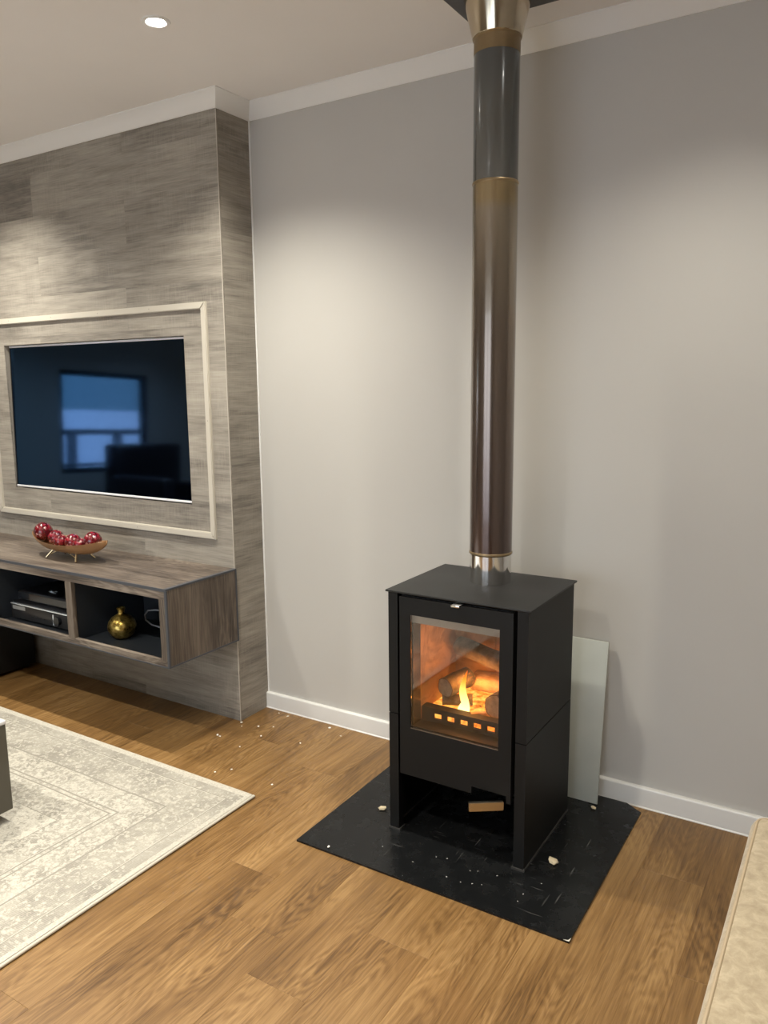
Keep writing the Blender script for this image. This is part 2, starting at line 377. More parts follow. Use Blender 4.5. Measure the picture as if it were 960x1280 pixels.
# plain walls
struct(MB().box(RX0 - 0.1, RX1 + 0.1, 0.0, 0.1, -0.12, H).done('wall_back', M_wall))
struct(MB().box(RX1, RX1 + 0.1, RY0, 0.0, -0.12, H).done('wall_right', M_wall))
DX0, DX1, DZ1 = -0.9, 2.3, 2.1                      # glazed doors behind the camera
wb = MB()
for a in ((RX0 - 0.1, DX0, -0.12, H), (DX1, RX1 + 0.1, -0.12, H), (DX0, DX1, DZ1, H), (DX0, DX1, -0.12, 0.0)):
    wb.box(a[0], a[1], RY0 - 0.1, RY0, a[2], a[3])
struct(wb.done('wall_front', M_wall, smooth=False))
df = MB()
for i in range(2):
    xa, xb = DX0 + 1.6 * i, DX0 + 1.6 * (i + 1)
    for a in ((xa, xa + 0.06, 0, DZ1), (xb - 0.06, xb, 0, DZ1), (xa + 0.06, xb - 0.06, 0, 0.06), (xa + 0.06, xb - 0.06, DZ1 - 0.06, DZ1)):
        df.box(a[0], a[1], RY0 - 0.08, RY0 - 0.03, a[2], a[3])
gd = struct(df.done('door_1', plain('dark_door_frame', (0.03, 0.035, 0.04), 0.4), smooth=False))
for i in range(2):
    MB().box(DX0 + 1.6 * i + 0.055, DX0 + 1.6 * (i + 1) - 0.055, RY0 - 0.058, RY0 - 0.052, 0.055, DZ1 - 0.055).done('pane', M_winglass, gd)
WY0, WY1, WZ0, WZ1 = -3.73, -2.65, 0.69, 1.70       # window opening in the far side wall
wb = MB()
for a in ((RY0, WY0, -0.12, H), (WY1, 0.0, -0.12, H), (WY0, WY1, -0.12, WZ0), (WY0, WY1, WZ1, H)):
    wb.box(RX0 - 0.12, RX0, a[0], a[1], a[2], a[3])
struct(wb.done('wall_side', M_wall, smooth=False))
# window: frame, pane
wf = MB(); fx0, fx1 = RX0 - 0.09, RX0 - 0.03
for a in ((WY0, WY0 + 0.05, WZ0, WZ1), (WY1 - 0.05, WY1, WZ0, WZ1), (WY0, WY1, WZ0, WZ0 + 0.05), (WY0, WY1, WZ1 - 0.05, WZ1)):
    wf.box(fx0, fx1, *a)
win = struct(wf.done('window_1', plain('dark_window_frame', (0.03, 0.035, 0.04), 0.4), smooth=False))
MB().box(RX0 - 0.063, RX0 - 0.057, WY0 + 0.045, WY1 - 0.045, WZ0 + 0.045, WZ1 - 0.045).done('pane', M_winglass, win)

# clad wall: core with a recess for the television, then every board
NX0, NX1, NZ0, NZ1 = -1.431, -0.222, 0.901, 1.588
CT = 0.008
yf, yc = -D, -D + CT
core = MB()
for a in ((RX0, NX0, 0, H), (NX1, -CT, 0, H), (NX0, NX1, 0, NZ0), (NX0, NX1, NZ1, H)):
    core.box(a[0], a[1], yc, -0.0005, a[2], a[3])
core.box(NX0, NX1, yc + 0.09, -0.0005, NZ0, NZ1)
wl = struct(core.done('wall_left', plain('recess_board', (0.36, 0.33, 0.28), 0.6), smooth=False))
rows = []; z = 0.045 - 0.175
while z < H: rows.append((max(z, 0.0), min(z + 0.175, H - 0.002))); z += 0.175
jx = -0.53
for i, (za, zb) in enumerate(rows):
    base = {10: -0.545, 11: -1.115, 12: -0.524, 14: -0.521, 13: -1.13}.get(i, (-0.53 if i % 2 == 0 else -1.13) + random.uniform(-0.12, 0.12))
    xr = 0.0; e = base
    while e < -PL: e += PL
    while xr > RX0 + 0.01:
        xl = max(RX0, e)
        if xr - xl > 0.02:
            ov = max(za, NZ0) < min(zb, NZ1) - 1e-4 and max(xl, NX0) < min(xr, NX1) - 1e-4
            if not ov:
                plank(xr - xl, zb - za, CT, M_clad, wl, ((xl + xr) / 2, yf, (za + zb) / 2), (math.pi / 2, 0, 0))
            else:
                cells = []
                cx0, cx1 = max(xl, NX0), min(xr, NX1); cz0, cz1 = max(za, NZ0), min(zb, NZ1)
                if cx0 > xl + 1e-4: cells.append((xl, cx0, za, zb))
                if cx1 < xr - 1e-4: cells.append((cx1, xr, za, zb))
                if cz0 > za + 1e-4: cells.append((cx0, cx1, za, cz0))
                if cz1 < zb - 1e-4: cells.append((cx0, cx1, cz1, zb))
                b = MB()
                o_ = Vector(((xl + xr) / 2, yf, (za + zb) / 2))
                for c in cells: b.box(c[0] - o_.x, c[1] - o_.x, c[2] - o_.z, c[3] - o_.z, -CT, 0)
                if cells:
                    o = b.done('plank', M_clad, None, smooth=False); o.parent = wl; o.location = o_; o.rotation_euler = (math.pi / 2, 0, 0)
        xr = xl; e = e - PL
    # return face of the column, one short board in each row
    plank(D - CT, zb - za, CT, M_clad, wl, (0, -(D - CT) / 2, (za + zb) / 2), (math.pi / 2, 0, math.pi / 2))
# corner bead and caulk line
struct(MB().box(-0.0016, 0.0010, yf - 0.0010, yf + 0.0016, 0.0, 2.40).done('trim_1', plain('corner_bead', (0.50, 0.46, 0.40), 0.5)))
struct(MB().box(0.0, 0.006, -0.004, 0.0, 0.07, 2.40).done('trim_2', M_white))
# raised moulding round the television
mx0, mx1, mz0, mz1, mw = -1.566, -0.087, 0.768, 1.712, 0.027
def strip(p):
    b = MB(); b.prism(p, yf - 0.012, yf, lambda u, v, w: (u, w, v))
    bmesh.ops.bevel(b.bm, geom=[e for e in b.bm.edges if all(abs(v.co.y - (yf - 0.012)) < 1e-5 for v in e.verts)], offset=0.003, segments=2, affect='EDGES')
    return b.done('moulding', M_mould, wl)
strip([(mx0, mz1), (mx1, mz1), (mx1 - mw, mz1 - mw), (mx0 + mw, mz1 - mw)])
strip([(mx1, mz1), (mx1, mz0), (mx1 - mw, mz0 + mw), (mx1 - mw, mz1 - mw)])
strip([(mx1, mz0), (mx0, mz0), (mx0 + mw, mz0 + mw), (mx1 - mw, mz0 + mw)])
strip([(mx0, mz0), (mx0, mz1), (mx0 + mw, mz1 - mw), (mx0 + mw, mz0 + mw)])
M_nail = plain('nail', (0.35, 0.32, 0.27), 0.5)
for x, z in [(x, mz1 - 0.012) for x in (-0.10, -0.40, -0.72, -1.04, -1.36)] + [(x, mz0 + 0.012) for x in (-0.10, -0.55, -1.0)] + [(mx1 - 0.013, 1.25)]:
    MB().tube([(x, yf - 0.0125, z), (x, yf - 0.0118, z)], 0.0025, 8).done('nail_head', M_nail, wl)

# cornice: one length on each wall face
CP, CH = 0.058, 0.05
prof = [(0, 0), (0.005, 0), (0.010, 0.005), (0.030, 0.021), (CP - 0.006, CH - 0.005), (CP, CH - 0.003), (CP, CH), (0, CH)]
def cornice(name, A, B, n, mA, mB):
    """A to B along the wall line, n outward; mA / mB = mitre slope at each end"""
    A, B, n = Vector(A), Vector(B), Vector(n); t = (B - A).normalized()
    r = [[P + n * p + t * (m * p) + Vector((0, 0, 2.4 + h)) for p, h in prof] for P, m in ((A, mA), (B, mB))]
    return struct(MB().rings(r).done(name, M_white))
cornice('trim_3', (RX0, -D, 0), (0, -D, 0), (0, -1, 0), 0, 1)
cornice('trim_4', (0, -D, 0), (0, 0, 0), (1, 0, 0), -1, -1)
cornice('trim_5', (0, 0, 0), (RX1, 0, 0), (0, -1, 0), 1, 0)
# baseboard on the back wall (a rounded top edge), and the plain ones behind the camera
BH, BT = 0.070, 0.015
M_base = plain('baseboard_paint', (0.70, 0.69, 0.66), 0.35, bump=0.03)
bp = [(0, 0), (BT + 0.003, 0), (BT + 0.003, 0.002), (BT, 0.005)] + [(BT - 0.007 + 0.007 * math.cos(a), BH - 0.007 + 0.007 * math.sin(a)) for a in [math.pi / 2 * i / 6 for i in range(7)]] + [(0, BH)]
struct(MB().rings([[(x, -p, h) for p, h in bp] for x in (0.0, RX1)]).done('baseboard_back', M_base))
struct(MB().rings([[(RX1 - p, y, h) for p, h in bp] for y in (RY0, -0.018)]).done('baseboard_right', M_base))
struct(MB().rings([[(RX0 + p, y, h) for p, h in bp] for y in (RY0, -D)]).done('baseboard_side', M_base))
for xa, xb in ((RX0 + 0.02, DX0 - 0.01), (DX1 + 0.01, RX1 - 0.02)):
    struct(MB().rings([[(x, RY0 + p, h) for p, h in bp] for x in (xa, xb)]).done('baseboard_front', M_base))

# ------------------------------------------------------------------ downlights
for i, (x, y, pf) in enumerate(LAMPS):
    lab = 'small bright recessed downlight in the ceiling in front of the clad wall' if i == 0 else 'round recessed ceiling downlight that lies outside the picture'
    r = thing('downlight', lab, 'ceiling light', (x, y, H), 'ceiling downlights')
    MB().lathe([(0.027, -0.0006), (0.031, -0.004), (0.041, -0.004), (0.043, -0.0005)], (x, y, H), 32, False).done('trim_ring', M_white, r)
    MB().lathe([(0.0005, -0.0012), (0.0275, -0.0012)], (x, y, H), 32, False).done('lens', M_lens, r)
    L = bpy.data.lights.new('downlight_lamp', 'SPOT'); L.energy = LAMP_W * pf; L.color = LAMP_COL
    L.spot_size = math.radians(SPOT_DEG); L.spot_blend = SPOT_BLEND; L.shadow_soft_size = 0.028
    lo = bpy.data.objects.new('downlight_lamp', L); COL.objects.link(lo); lo.parent = r; lo.location = (0, 0, -0.012)

# ------------------------------------------------------------------ television in the recess
tv = thing('television', 'wide black flat television set into the clad wall, reflecting a window', 'television', ((NX0 + NX1) / 2 - 0.0, yf + 0.006, NZ0 + 0.006))
tx0, tx1 = NX0 + 0.007, NX1 - 0.002; tz0 = NZ0 + 0.006; th = 0.679; ty = yf + 0.006
MB().box(tx0 + 0.003, tx1 - 0.003, ty + 0.001, ty + 0.03, tz0 + 0.003, tz0 + th - 0.003, 0.002).done('housing', M_plastic, tv)
MB().box(tx0 + 0.005, tx1 - 0.005, ty - 0.001, ty + 0.002, tz0 + 0.009, tz0 + th - 0.009).done('screen', M_screen, tv)
MB().box(tx0, tx1, ty - 0.004, ty + 0.012, tz0 + th - 0.009, tz0 + th, 0.001).done('bezel', M_silver, tv)['label'] = 'silver strip along the top edge'
MB().box(tx0, tx1, ty - 0.004, ty + 0.012, tz0, tz0 + 0.009, 0.001).done('bezel', M_silver, tv)['label'] = 'silver strip along the bottom edge, standing in for the lit sill'  # stands for the brightly lit recess sill, brightness put into its colour
MB().box(tx0, tx0 + 0.005, ty - 0.003, ty + 0.01, tz0 + 0.009, tz0 + th - 0.009).done('side_bezel', M_plastic, tv)
MB().box(tx1 - 0.005, tx1, ty - 0.003, ty + 0.01, tz0 + 0.009, tz0 + th - 0.009).done('side_bezel', M_plastic, tv)
tv.rotation_euler = (math.radians(-1.6), 0, 0)

# ------------------------------------------------------------------ floating console
CX1, CX0, CYF, CYB, CZ0, CZ1 = 0.010, -2.15, -0.56, -D - 0.001, 0.354, 0.656
con = thing('media_console', 'floating wood-grain media console with open dark bays under the television', 'console', ((CX0 + CX1) / 2, CYB, CZ0))
rb = MB().box(CX0, CX1 - 0.016, CYF + 0.003, CYB, CZ1 - 0.03, CZ1).done('top_panel', M_console, con)
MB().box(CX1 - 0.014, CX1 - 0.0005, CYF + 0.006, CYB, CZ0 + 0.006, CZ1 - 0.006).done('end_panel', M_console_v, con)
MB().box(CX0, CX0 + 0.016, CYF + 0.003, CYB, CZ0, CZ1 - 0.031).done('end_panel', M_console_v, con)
# edge strips
es = [((CX0, CX1, CYF - 0.001, CYF + 0.0035, CZ1 - 0.010, CZ1 + 0.0008), 'front'), ((CX1 - 0.015, CX1 + 0.001, CYF, CYB, CZ1 - 0.006, CZ1 + 0.0008), 'end'),
      ((CX1 - 0.015, CX1 + 0.001, CYF, CYB, CZ0, CZ0 + 0.006), 'end'), ((CX1 - 0.009, CX1 + 0.001, CYF - 0.001, CYF + 0.006, CZ0 + 0.006, CZ1 - 0.008), 'corner'),
      ((CX1 - 0.010, CX1 + 0.001, CYB - 0.008, CYB, CZ0 + 0.006, CZ1 - 0.006), 'end'), ((CX0, CX1 + 0.001, CYF - 0.001, CYF + 0.003, CZ0 - 0.001, CZ0 + 0.004), 'front')]
for b, _ in es: MB().box(*b).done('edge_strip', M_edge, con)
bays = [(-0.535, -0.030), (-1.078, -0.573), (-1.621, -1.116), (-2.12, -1.659)]
MB().box(CX0, CX1 - 0.009, CYF, CYF + 0.018, 0.616, CZ1 - 0.008).done('top_rail', M_console, con)
MB().box(CX0, CX1 - 0.009, CYF, CYF + 0.018, CZ0 + 0.004, 0.380).done('bottom_rail', M_console, con)
st = [(-0.030, CX1 - 0.009)] + [(bays[i + 1][1], bays[i][0]) for i in range(3)] + [(CX0, -2.12)]
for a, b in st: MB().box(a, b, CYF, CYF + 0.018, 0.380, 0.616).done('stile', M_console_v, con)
MB().box(CX0 + 0.016, CX1 - 0.014, CYF + 0.018, CYB, CZ0, 0.368).done('bottom_panel', M_shelf, con)
MB().box(CX0 + 0.016, CX1 - 0.014, CYB - 0.012, CYB, 0.368, CZ1 - 0.03).done('back_panel', M_shelf, con)
MB().box(CX1 - 0.030, CX1 - 0.014, CYF + 0.018, CYB - 0.012, 0.368, CZ1 - 0.03).done('inner_side', M_shelf, con)
for a, b in st[1:4]: MB().box(a + 0.008, b - 0.003, CYF + 0.018, CYB - 0.012, 0.368, CZ1 - 0.03).done('divider', M_shelf, con)
MB().box(CX0 + 0.016, CX1 - 0.030, CYF + 0.018, CYB - 0.012, CZ1 - 0.036, CZ1 - 0.030).done('inner_top', M_shelf, con)

# receiver in the second bay
rc = thing('receiver', 'black and grey hi-fi receiver on the lower shelf of the console bay', 'receiver', (-0.835, -0.36, 0.368))
MB().box(-1.045, -0.625, -0.495, -0.225, 0.380, 0.452, 0.002).done('housing', M_plastic, rc)
rfp = MB().box(-1.047, -0.623, -0.502, -0.495, 0.379, 0.441, 0.001).done('front_panel', M_graymetal, rc)
MB().box(-1.048, -0.622, -0.5035, -0.495, 0.441, 0.445).done('trim_line', M_bright, rfp)['label'] = 'bright silver line'
MB().box(-1.035, -0.945, -0.503, -0.5019, 0.419, 0.436).done('display', plain('display_panel', (0.22, 0.22, 0.21), 0.3), rfp)
MB().tube([(-0.715, -0.501, 0.41), (-0.715, -0.516, 0.41)], 0.019, 24).done('knob', M_plastic, rfp)
MB().box(-0.752, -0.746, -0.5045, -0.501, 0.385, 0.432).done('light_strip', M_bright, rfp)
for x in (-0.90, -0.875, -0.85, -0.825): MB().box(x, x + 0.012, -0.504, -0.501, 0.398, 0.404).done('button', M_plastic, rfp)
for x in (-1.02, -0.65):
    for y in (-0.47, -0.25): MB().tube([(x, y, 0.368), (x, y, 0.381)], 0.014, 16).done('foot', M_plastic, rc)
sb = thing('set_top_box', 'black set-top box lying on top of the receiver', 'set-top box', (-0.84, -0.36, 0.452))
MB().box(-1.03, -0.66, -0.475, -0.27, 0.455, 0.497, 0.003).done('housing', M_plastic, sb)
MB().box(-1.025, -0.665, -0.4765, -0.474, 0.462, 0.490).done('front_panel', plain('gloss_black', (0.012, 0.014, 0.018), 0.12), sb)
for x in (-1.0, -0.69):
    MB().box(x - 0.012, x + 0.012, -0.46, -0.29, 0.452, 0.4555).done('foot', M_plastic, sb)
rm = tag(rebase(MB().box(-0.875, -0.835, -0.43, -0.415, 0.497, 0.503, 0.0015).done('label_tag', M_bright), (-0.855, -0.42, 0.497)), 'tiny white tag lying on the set-top box', 'tag')

# vase and cable in the first bay
vc = (-0.402, -0.43, 0.368)
vs = thing('vase', 'round mottled gold vase with a narrow neck in the console bay', 'vase', vc)
MB().lathe([(0.020, 0.0), (0.030, 0.003), (0.046, 0.016), (0.056, 0.036), (0.058, 0.052), (0.053, 0.071), (0.040, 0.088), (0.022, 0.099), (0.014, 0.104)], vc, 48).done('body', M_gold, vs)
MB().lathe([(0.0145, 0.102), (0.013, 0.110), (0.015, 0.120), (0.018, 0.126), (0.016, 0.129), (0.010, 0.127), (0.008, 0.11)], vc, 32, False).done('neck', M_gold, vs)
tag(rebase(MB().tube([(-0.062, -0.29, 0.372), (-0.12, -0.30, 0.385), (-0.30, -0.30, 0.388), (-0.375, -0.30, 0.392), (-0.415, -0.295, 0.405), (-0.425, -0.29, 0.425), (-0.41, -0.285, 0.445), (-0.37, -0.28, 0.452), (-0.33, -0.27, 0.452)], 0.0035, 8).done('cable', M_cable), (-0.25, -0.29, 0.372)), 'thin grey cable looping behind the gold vase', 'cable')

# boat bowl and red balls
BC = Vector((-0.752, -0.395, 0.656))
bw = thing('boat_bowl', 'long boat-shaped wooden bowl on wire legs on the console top', 'bowl', BC)
def hull(u, v, off):   # u along -1..1, v across -1..1
    L, Wd = 0.245, 0.072
    w = Wd * max(0.0, 1 - abs(u) ** 2.4) ** 0.8 + 0.004
    rim = 0.074 + 0.028 * abs(u) ** 2
    bot = 0.026 + 0.060 * abs(u) ** 3.2
    return BC + Vector((u * L, v * w, bot + (rim - bot) * (abs(v) ** 2.2) + off))
nu, nv = 33, 17
b = MB(); vo, vi = [], []
for i in range(nu):
    u = -1 + 2 * i / (nu - 1)
    vo.append([b.bm.verts.new(hull(u, -1 + 2 * j / (nv - 1), 0)) for j in range(nv)])
    vi.append([b.bm.verts.new(hull(u, (-1 + 2 * j / (nv - 1)) * 0.93, 0.005)) for j in range(nv)])
for i in range(nu - 1):
    for j in range(nv - 1):
        b.bm.faces.new((vo[i][j], vo[i + 1][j], vo[i + 1][j + 1], vo[i][j + 1])); b.bm.faces.new((vi[i][j], vi[i][j + 1], vi[i + 1][j + 1], vi[i + 1][j]))
    for j in (0, nv - 1): b.bm.faces.new((vo[i][j], vo[i + 1][j], vi[i + 1][j], vi[i][j]))
for i in (0, nu - 1):
    for j in range(nv - 1): b.bm.faces.new((vo[i][j], vo[i][j + 1], vi[i][j + 1], vi[i][j]))
b.done('hull', M_bowl, bw, ang=60)
for sx in (-1, 1):
    for sy in (-1, 1):
        MB().tube([BC + Vector((sx * 0.075, sy * 0.025, 0.040)), BC + Vector((sx * 0.10, sy * 0.048, 0.004))], [0.004, 0.0045], 10).done('leg', M_wire, bw)
arch = [BC + Vector((x * 0.082, -0.036, 0.018 + 0.022 * (1 - x * x))) for x in [-1 + i / 6 for i in range(13)]]
MB().tube(arch, 0.0022, 8).done('wire_arch', M_wire, bw)
names = ['large dark red ball at the far left end of the boat bowl', 'small red ball second from the left end in the boat bowl', 'third red ball from the left in the boat bowl, in front of the second',
         'fourth red ball from the left, near the middle of the boat bowl', 'small purplish red ball fifth from the left, half hidden in the boat bowl', 'large bright red ball at the right end of the boat bowl']
for (dx, dy, r), lab in zip([(-0.176, 0.0, 0.040), (-0.104, 0.010, 0.034), (-0.036, -0.016, 0.031), (0.036, -0.008, 0.035), (0.094, -0.020, 0.029), (0.146, 0.008, 0.038)], names):
    floor_z = max(hull((dx) / 0.245, min(1, max(-1, dy / 0.07)), 0.005).z - BC.z, hull(dx / 0.245, 0, 0.005).z - BC.z + 0.004)
    c = BC + Vector((dx, dy, floor_z + r + 0.008))
    o = MB().sphere((0, 0, 0), r, 24, 16).done('decor_ball', M_ball); o.location = c
    tag(o, lab, 'ball', 'red balls in the boat bowl')

# subwoofer under the console
sw = thing('subwoofer', 'black box speaker on the floor under the media console', 'speaker', (-1.52, -0.36, 0))
MB().box(-1.70, -1.345, -0.53, -0.212, 0.015, 0.315, 0.006).done('cabinet', plain('black_ash', (0.006, 0.007, 0.009), 0.6), sw)
MB().box(-1.69, -1.355, -0.540, -0.530, 0.03, 0.30, 0.004).done('grille', plain('black_cloth', (0.005, 0.005, 0.006), 0.9), sw)
for x in (-1.66, -1.385):
    for y in (-0.49, -0.25): MB().tube([(x, y, 0.0), (x, y, 0.016)], 0.018, 16).done('foot', M_plastic, sw)

# ------------------------------------------------------------------ rug
RC = (0.461, -0.62, 0.0)
rug = thing('rug', 'large cream and grey distressed-pattern rug on the wood floor', 'rug', RC)
rg = MB().box(-2.45, 0.455, -3.2, -0.626, 0.0, 0.0095, 0.002).done('pile', M_rug, rug)
for a in ((0.447, 0.461, -3.2, -0.62), (-2.45, 0.447, -0.632, -0.62)):
    MB().box(a[0], a[1], a[2], a[3], 0.001, 0.0095, 0.004, 3).done('binding', M_binding, rug)
# coffee table on the rug
tb = thing('coffee_table', 'dark taupe block coffee table with pale top standing on the rug', 'table', (-0.75, -1.6, 0.0095))
MB().box(-1.35, -0.104, -2.0, -1.141, 0.052, 0.340, 0.002).done('body', M_table, tb)
MB().box(-1.352, -0.102, -2.002, -1.139, 0.340, 0.352, 0.002).done('top', M_tabletop, tb)
MB().box(-1.28, -0.165, -1.93, -1.20, 0.0096, 0.052).done('plinth', M_dark, tb)

# ------------------------------------------------------------------ hearth plate
hp = [(0.742, -0.753), (1.604, -0.753), (1.6095, -0.055), (1.588, -0.042), (1.555, -0.019), (0.745, -0.019)]
hb = MB().prism(hp, 0.0, 0.006).done('hearth_plate', M_hearth)
hpl = tag(rebase(hb, (1.17, -0.386, 0)), 'scuffed black hearth plate on the wood floor under the stove', 'hearth')
b = MB().prism([(1.588, -0.753), (1.604, -0.753), (1.6043, -0.738), (1.600, -0.749)], 0.0061, 0.0064).done('worn_corner', plain('bare_corner', (0.62, 0.58, 0.5), 0.8), hpl)
b['label'] = 'bare pale chipped corner'

# ------------------------------------------------------------------ stove
SX0, SX1, SYF, SYB, SZ = 0.945, 1.408, -0.549, -0.160, 0.780
stv = thing('wood_stove', 'tall black steel wood stove with glass door and fire burning inside', 'stove', ((SX0 + SX1) / 2, (SYF + SYB) / 2, 0.006))
MB().box(SX0, SX1, SYF, SYB, SZ - 0.006, SZ, 0.0015).done('top_plate', M_blacktop, stv)
LX0, LX1 = 0.954, 1.400; FY = -0.546; BY = -0.165
def side(x_out, s, z0, z1):
    # solid front post and a thin sheet behind it; s points inward
    p = [(x_out, FY), (x_out + s * 0.032, FY), (x_out + s * 0.032, FY + 0.03), (x_out + s * 0.006, FY + 0.03), (x_out + s * 0.006, BY), (x_out, BY)]
    return MB().prism(p, z0, z1).done('side_panel', M_black, stv)
for xo, s in ((LX0, 1), (LX1, -1)):
    side(xo, s, 0.012, 0.3905); side(xo, s, 0.3935, SZ - 0.007)
    a, b_ = sorted((xo - s * 0.003, xo + s * 0.037))
    f = MB().box(a, b_, FY - 0.003, FY + 0.033, 0.006, 0.012); a, b_ = sorted((xo - s * 0.003, xo + s * 0.008)); f.box(a, b_, FY + 0.033, BY, 0.006, 0.012)
    f.done('foot_rail', plain('foot_rail_steel', (0.035, 0.033, 0.03), 0.45), stv, smooth=False)
MB().box(LX0 + 0.007, LX1 - 0.007, BY - 0.006, BY, 0.012, SZ - 0.007).done('back_panel', M_dark, stv)
# fire chamber shell
ci = (1.018, 1.338, -0.538, -0.228, 0.362, 0.712)
sh = MB()
sh.box(0.996, ci[0], -0.538, -0.19, 0.22, 0.768); sh.box(ci[1], 1.356, -0.538, -0.19, 0.22, 0.768)
sh.box(ci[0], ci[1], ci[3], -0.19, 0.22, 0.768); sh.box(ci[0], ci[1], -0.538, ci[3], 0.22, ci[4]); sh.box(ci[0], ci[1], -0.538, ci[3], ci[5], 0.768)
shell = sh.done('chamber_shell', M_dark, stv, smooth=False)
for a in ((ci[0], ci[0] + 0.012, -0.49, ci[3]), (ci[1] - 0.012, ci[1], -0.49, ci[3])):
    MB().box(a[0], a[1], a[2], a[3], 0.363, 0.711).done('liner_side', M_liner, shell)
MB().box(ci[0] + 0.012, 1.172, ci[3] - 0.014, ci[3], 0.363, 0.711, 0.0015).done('liner_brick', M_liner, shell)
MB().box(1.174, ci[1] - 0.012, ci[3] - 0.014, ci[3], 0.363, 0.711, 0.0015).done('liner_brick', M_liner, shell)
MB().box(ci[0] + 0.001, ci[1] - 0.001, -0.53, -0.50, 0.685, 0.711).done('baffle', M_baffle, shell)
MB().box(ci[0] + 0.0005, ci[0] + 0.016, -0.536, -0.491, 0.363, 0.684).done('inner_frame', M_inframe, shell)
MB().box(ci[1] - 0.016, ci[1] - 0.0005, -0.536, -0.491, 0.363, 0.684).done('inner_frame', M_inframe, shell)
# slotted log bar
lb = MB(); zs0, zs1 = 0.3755, 0.3925
xs = [1.091 + 0.044 * i for i in range(5)]; edges = [1.036] + [e for x in xs for e in (x - 0.013, x + 0.013)] + [1.320]
lb.box(1.036, 1.320, -0.488, -0.480, 0.363, zs0); lb.box(1.036, 1.320, -0.488, -0.480, zs1, 0.408)
for i in range(0, len(edges), 2): lb.box(edges[i], edges[i + 1], -0.488, -0.480, zs0, zs1)
lb.box(1.036, 1.320, -0.480, -0.455, 0.402, 0.408)
lb.done('slotted_bar', M_dark, shell, smooth=False)
# door
dy0, dy1, dx0, dx1, dz0, dz1 = -0.5505, -0.5395, 0.995, 1.358, 0.204, 0.766
gx0, gx1, gz0, gz1 = 1.032, 1.318, 0.358, 0.714
dr = MB()
xsplit = [dx0, gx0, 1.236, gx1, 1.345, dx1]
dr.box(dx0, gx0, dy0, dy1, dz0, dz1); dr.box(gx1, dx1, dy0, dy1, 0.226, dz1); dr.box(gx0, gx1, dy0, dy1, gz1, dz1)
dr.box(gx0, gx1, dy0, dy1, 0.226, gz0); dr.box(gx0, 1.236, dy0, dy1, dz0, 0.226); dr.box(1.345, dx1, dy0, dy1, dz0, 0.226)
bmesh.ops.remove_doubles(dr.bm, verts=dr.bm.verts, dist=1e-5)
door = dr.done('door', M_black, stv, smooth=False)
MB().box(gx0 + 0.0005, gx1 - 0.0005, -0.5475, -0.5435, gz0 + 0.0005, gz1 - 0.0005).done('glass_pane', M_glass, door)
MB().box(gx0, gx1, -0.5508, -0.5485, gz0 - 0.0002, gz0 + 0.0016).done('glass_bead', plain('bead', (0.20, 0.17, 0.13), 0.3, 0.7), door)
# handle: a bright bar swinging out from the notch
ha, hb_ = Vector((1.338, -0.553, 0.203)), Vector((1.256, -0.610, 0.203)); hd = (hb_ - ha).normalized(); hn = Vector((hd.y, -hd.x, 0))
h = MB(); h.prism([tuple((ha + hn * 0.006)[:2]), tuple((hb_ + hn * 0.006)[:2]), tuple((hb_ - hn * 0.006)[:2]), tuple((ha - hn * 0.006)[:2])], 0.184, 0.210)
bmesh.ops.bevel(h.bm, geom=list(h.bm.edges), offset=0.0015, segments=2, affect='EDGES')
h.done('handle', plain('brushed_handle', (0.62, 0.56, 0.47), 0.22, 1.0), door)['label'] = 'bright metal bar handle'
MB().box(1.180, 1.206, -0.578, -0.548, 0.7665, 0.7725, 0.0008).done('air_slider', M_chrome, stv)['label'] = 'small bright air slider above the door'

# embers, logs, flame
tag(rebase(MB().box(1.035, 1.325, -0.478, -0.245, 0.363, 0.395, 0.012, 3).done('ember_bed', M_ember), (1.18, -0.36, 0.363)), 'glowing orange ember bed on the stove chamber floor', 'embers')
def log(p0, p1, r, mat, lab, endmat=None, wob=0.1, seg=18, cut=False, seed=0):
    rn = random.Random(seed); p0, p1 = Vector(p0), Vector(p1); d = (p1 - p0).normalized()
    a = d.cross(Vector((0, 0, 1))).normalized(); u = d.cross(a) * -1
    ph = [1 + wob * rn.uniform(-1, 1) for _ in range(seg)]
    ph = [(ph[i - 1] + ph[i] * 2 + ph[(i + 1) % seg]) / 4 for i in range(seg)]
    ctr = (p0 + p1) / 2; root = thing('firewood_log', lab, 'log', ctr - Vector((0, 0, r)), 'logs in the stove')
    rs = []
    for i in range(9):
        p = p0.lerp(p1, i / 8); q = []
        for k_ in range(seg):
            an = 2 * math.pi * k_ / seg; c_, s_ = math.cos(an), math.sin(an)
            if cut and s_ > 0.15: s_ = 0.15 + (s_ - 0.15) * 0.25
            rad = r * ph[k_] * (1 + 0.05 * rn.uniform(-1, 1))
            q.append(p + a * c_ * rad + u * s_ * rad)
        rs.append(q)
    MB().rings(rs).done('bark', mat, root, ang=50)
    if endmat:
        MB().rings([[x - d * 0.0005 for x in [p0 + (y - p0) * 0.93 for y in rs[0]]], [x - d * 0.0015 for x in [p0 + (y - p0) * 0.9 for y in rs[0]]]]).done('end_grain', endmat, root)
    return root
log((1.098, -0.452, 0.466), (1.126, -0.350, 0.474), 0.031, M_log, 'short log lying left in the fire with its pale round end facing out', M_logend, seed=1)
log((1.070, -0.295, 0.553), (1.306, -0.385, 0.545), 0.028, M_log, 'dark log lying across the top of the burning pile', M_logend, seed=2)
log((1.262, -0.445, 0.437), (1.286, -0.345, 0.440), 0.039, M_log, 'thick dark log at the right side of the fire', M_logend, seed=3)
log((1.130, -0.310, 0.462), (1.300, -0.300, 0.462), 0.040, M_split, 'split log with a bright orange-lit face behind the flame', None, cut=True, seed=4)
log((1.075, -0.425, 0.414), (1.160, -0.385, 0.416), 0.017, M_log, 'thin charred stick under the left log', None, seed=5)
